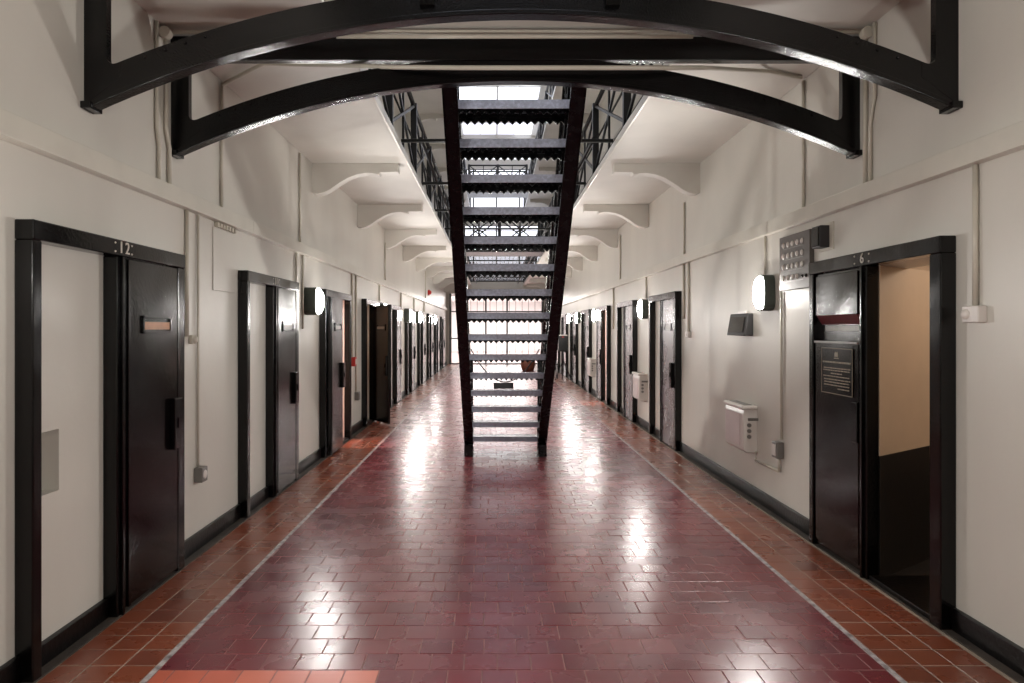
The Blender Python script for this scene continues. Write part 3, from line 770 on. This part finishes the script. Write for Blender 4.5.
# sloped black box with white label
t = thing('meter_box', 'dark sloping box with a white top tab under the right lamp', 'box', (RX, 6.50, 1.44), math.pi)
m = MB(); prof = [(0, 0), (.085, 0), (.05, .2), (0, .2)]
n = [(p[0], 0, p[1]) for p in prof]+[(p[0], .45, p[1]) for p in prof]
m.add(n, [(0, 1, 2, 3), (7, 6, 5, 4), (0, 4, 5, 1), (1, 5, 6, 2), (2, 6, 7, 3), (3, 7, 4, 0)])
obj('case', m, M['darkbox'], t, .008)
obj('label_tab', MB().box(.0, .03, .14, .32, .2, .225), M['white'], t, .003)
obj('cover_panel', MB().add([(.083, .04, .03), (.083, .41, .03), (.058, .41, .17), (.058, .04, .17), (.088, .04, .03), (.088, .41, .03), (.063, .41, .17), (.063, .04, .17)],
    [(0, 1, 2, 3), (4, 7, 6, 5), (0, 4, 5, 1), (1, 5, 6, 2), (2, 6, 7, 3), (3, 7, 4, 0)]), M['black'], t, .003)
# heaters
def heater(y0, label):
    t = thing('wall_heater', label, 'heater', (RX, sy('right', y0)+.47, .42), math.pi, 'white wall heaters')
    D = .125
    prof = [(0, 0), (D-.03, 0), (D-.004, .02), (D, .05), (D, .34), (D-.01, .375), (0, .375)]
    n = [(p[0], 0, p[1]) for p in prof]+[(p[0], .47, p[1]) for p in prof]; q = len(prof)
    m = MB().add(n, [tuple(range(q)), tuple(reversed(range(q, 2*q)))]+[(i, i+q, (i+1) % q+q, (i+1) % q) for i in range(q)])
    obj('casing', m, M['white'], t, .006)
    obj('top_cap', MB().box(0, D+.015, -.012, .482, .375, .41), M['white'], t, .012)
    obj('front_panel', MB().box(D, D+.006, .03, .40, .05, .335), M['pinkwhite'], t, .003)
    kb = MB().prism([(.018*math.cos(a), .018*math.sin(a)) for a in [2*math.pi*i/12 for i in range(12)]], 'y', .47, .482).mesh('knob')
    for z in (.14, .19, .24): obj('knob', kb, M['grey'], t, 0, (.075, 0, z))
    br = obj('bracket', MB().box(0, .09, .482, .49, .28, .305), M['grey'], t, .002)
    obj('grille', MB().box(.03, .1, .05, .42, .405, .414), M['grey'], t)
    return t
heater(5.88, 'white wall heater with side knobs under the dark sloping box')
heater(10.1, 'white wall heater between the first two right steel doors')
heater(15.25, 'small distant white wall heater past the pink lit doorway')
conduit([(RX-.03, 5.92, .44), (RX-.03, 5.92, .36), (RX-.02, 5.47, .36)], 'cream pipe running from the near heater to the socket corner', .012)
t, b = boxthing('socket_box', 'grey socket box on the conduit right of the near wall heater', 'socket', 'right', 5.34, 5.44, .47, .6, .06, 'grey')
obj('face_plate', MB().box(.06, .066, .015, .085, .02, .11), M['white'], t, .002)
conduit([(RX-.02, 5.46, .47), (RX-.02, 5.46, .36)], 'short pipe stub under the grey socket by the heater', .012)
t, b = boxthing('light_switch', 'white round switch box on the wall right of doorway 6', 'switch', 'right', 3.14, 3.25, 1.53, 1.61, .045, 'white')
obj('knob', MB().ellipsoid((.045, .03, .04), .02, .026, .026, half='x', nu=12, nv=4), M['white'], t)
t, b = boxthing('light_switch', 'small white switch beside the first right steel door', 'switch', 'right', 7.86, 7.98, 1.4, 1.47, .04, 'white')
obj('knob', MB().box(.04, .05, .04, .08, .02, .05), M['white'], t, .002)
# ------------------------------------------------------------------ far end: gate, black box on stand, basket
gx0, gx1 = OPEN
g = thing('bar_gate', 'black barred gate closing the far end of the hall', 'gate', ((gx0+gx1)/2, Y1-.05, 0))
hw = (gx1-gx0)/2
nb = 14
bar_me = MB().tube([(0, 0, .02), (0, 0, 2.95)], .008, 6).mesh('bar')
for k in range(nb+1):
    obj('bar', bar_me, M['rail'], g, 0, (-hw+.05+(2*hw-.1)*k/nb, 0, 0))
for z in (.03, 1.1, 2.24, 2.94):
    obj('cross_rail', MB().box(-hw, hw, -.02, .02, z-.025, z+.025), M['rail'], g)
for x in (-hw, -.45, .45, hw):
    obj('gate_post', MB().box(x-.035, x+.035, -.035, .035, 0, 3.0), M['rail'], g)
# black box on splayed legs
t = thing('box_stand', 'black box with a red light on thin splayed legs far down the right side', 'stand', (2.02, 20.0, 0))
hd = obj('box_head', MB().box(-.14, .14, -.1, .1, .85, 1.3), M['rail'], t, .02)
obj('red_light', MB().box(-.04, .02, -.108, -.1, 1.25, 1.28), M['redp'], hd)
obj('white_top', MB().box(-.12, .13, -.09, .09, 1.3, 1.33), M['white'], hd, .005)
obj('column', MB().tube([(0, 0, .86), (0, 0, .45)], .03, 8), M['rail'], t)
for a in (90, 210, 330):
    c, s_ = math.cos(math.radians(a)), math.sin(math.radians(a))
    obj('leg', MB().tube([(0, 0, .62), (.27*c, .27*s_, .01)], .014, 6), M['rail'], t)
# low dark chair beside it
t = thing('folding_chair', 'black chair standing beside the black box on legs', 'chair', (1.72, 20.6, 0))
obj('seat', MB().box(-.2, .2, -.2, .2, .43, .46), M['rail'], t, .01)
obj('backrest', MB().box(-.2, .2, .18, .21, .55, .85), M['rail'], t, .01)
for sx in (-.18, .18):
    obj('leg', MB().tube([(sx, .19, .86), (sx, .24, .005)], .013, 6), M['rail'], t)
    obj('leg', MB().tube([(sx, -.18, .44), (sx, -.22, .005)], .013, 6), M['rail'], t)
# basket
t = thing('wicker_basket', 'round brown basket on the floor seen between the stair treads', 'basket', (1.22, 24.5, 0))
m = MB(); n = 20
prof = [(.0, .0), (.2, .0), (.25, .15), (.26, .3), (.23, .4), (.21, .42), (.2, .4), (.0, .38)]
vs_ = [(r*math.cos(2*math.pi*k/n), r*math.sin(2*math.pi*k/n), z) for r, z in prof for k in range(n)]
m.add(vs_, [(i*n+k, i*n+(k+1) % n, (i+1)*n+(k+1) % n, (i+1)*n+k) for i in range(len(prof)-1) for k in range(n)], True)
obj('bowl', m, M['brown'], t)
obj('rim', MB().tube([(.22*math.cos(2*math.pi*k/24), .22*math.sin(2*math.pi*k/24), .42) for k in range(25)], .02, 6), M['brown'], t)
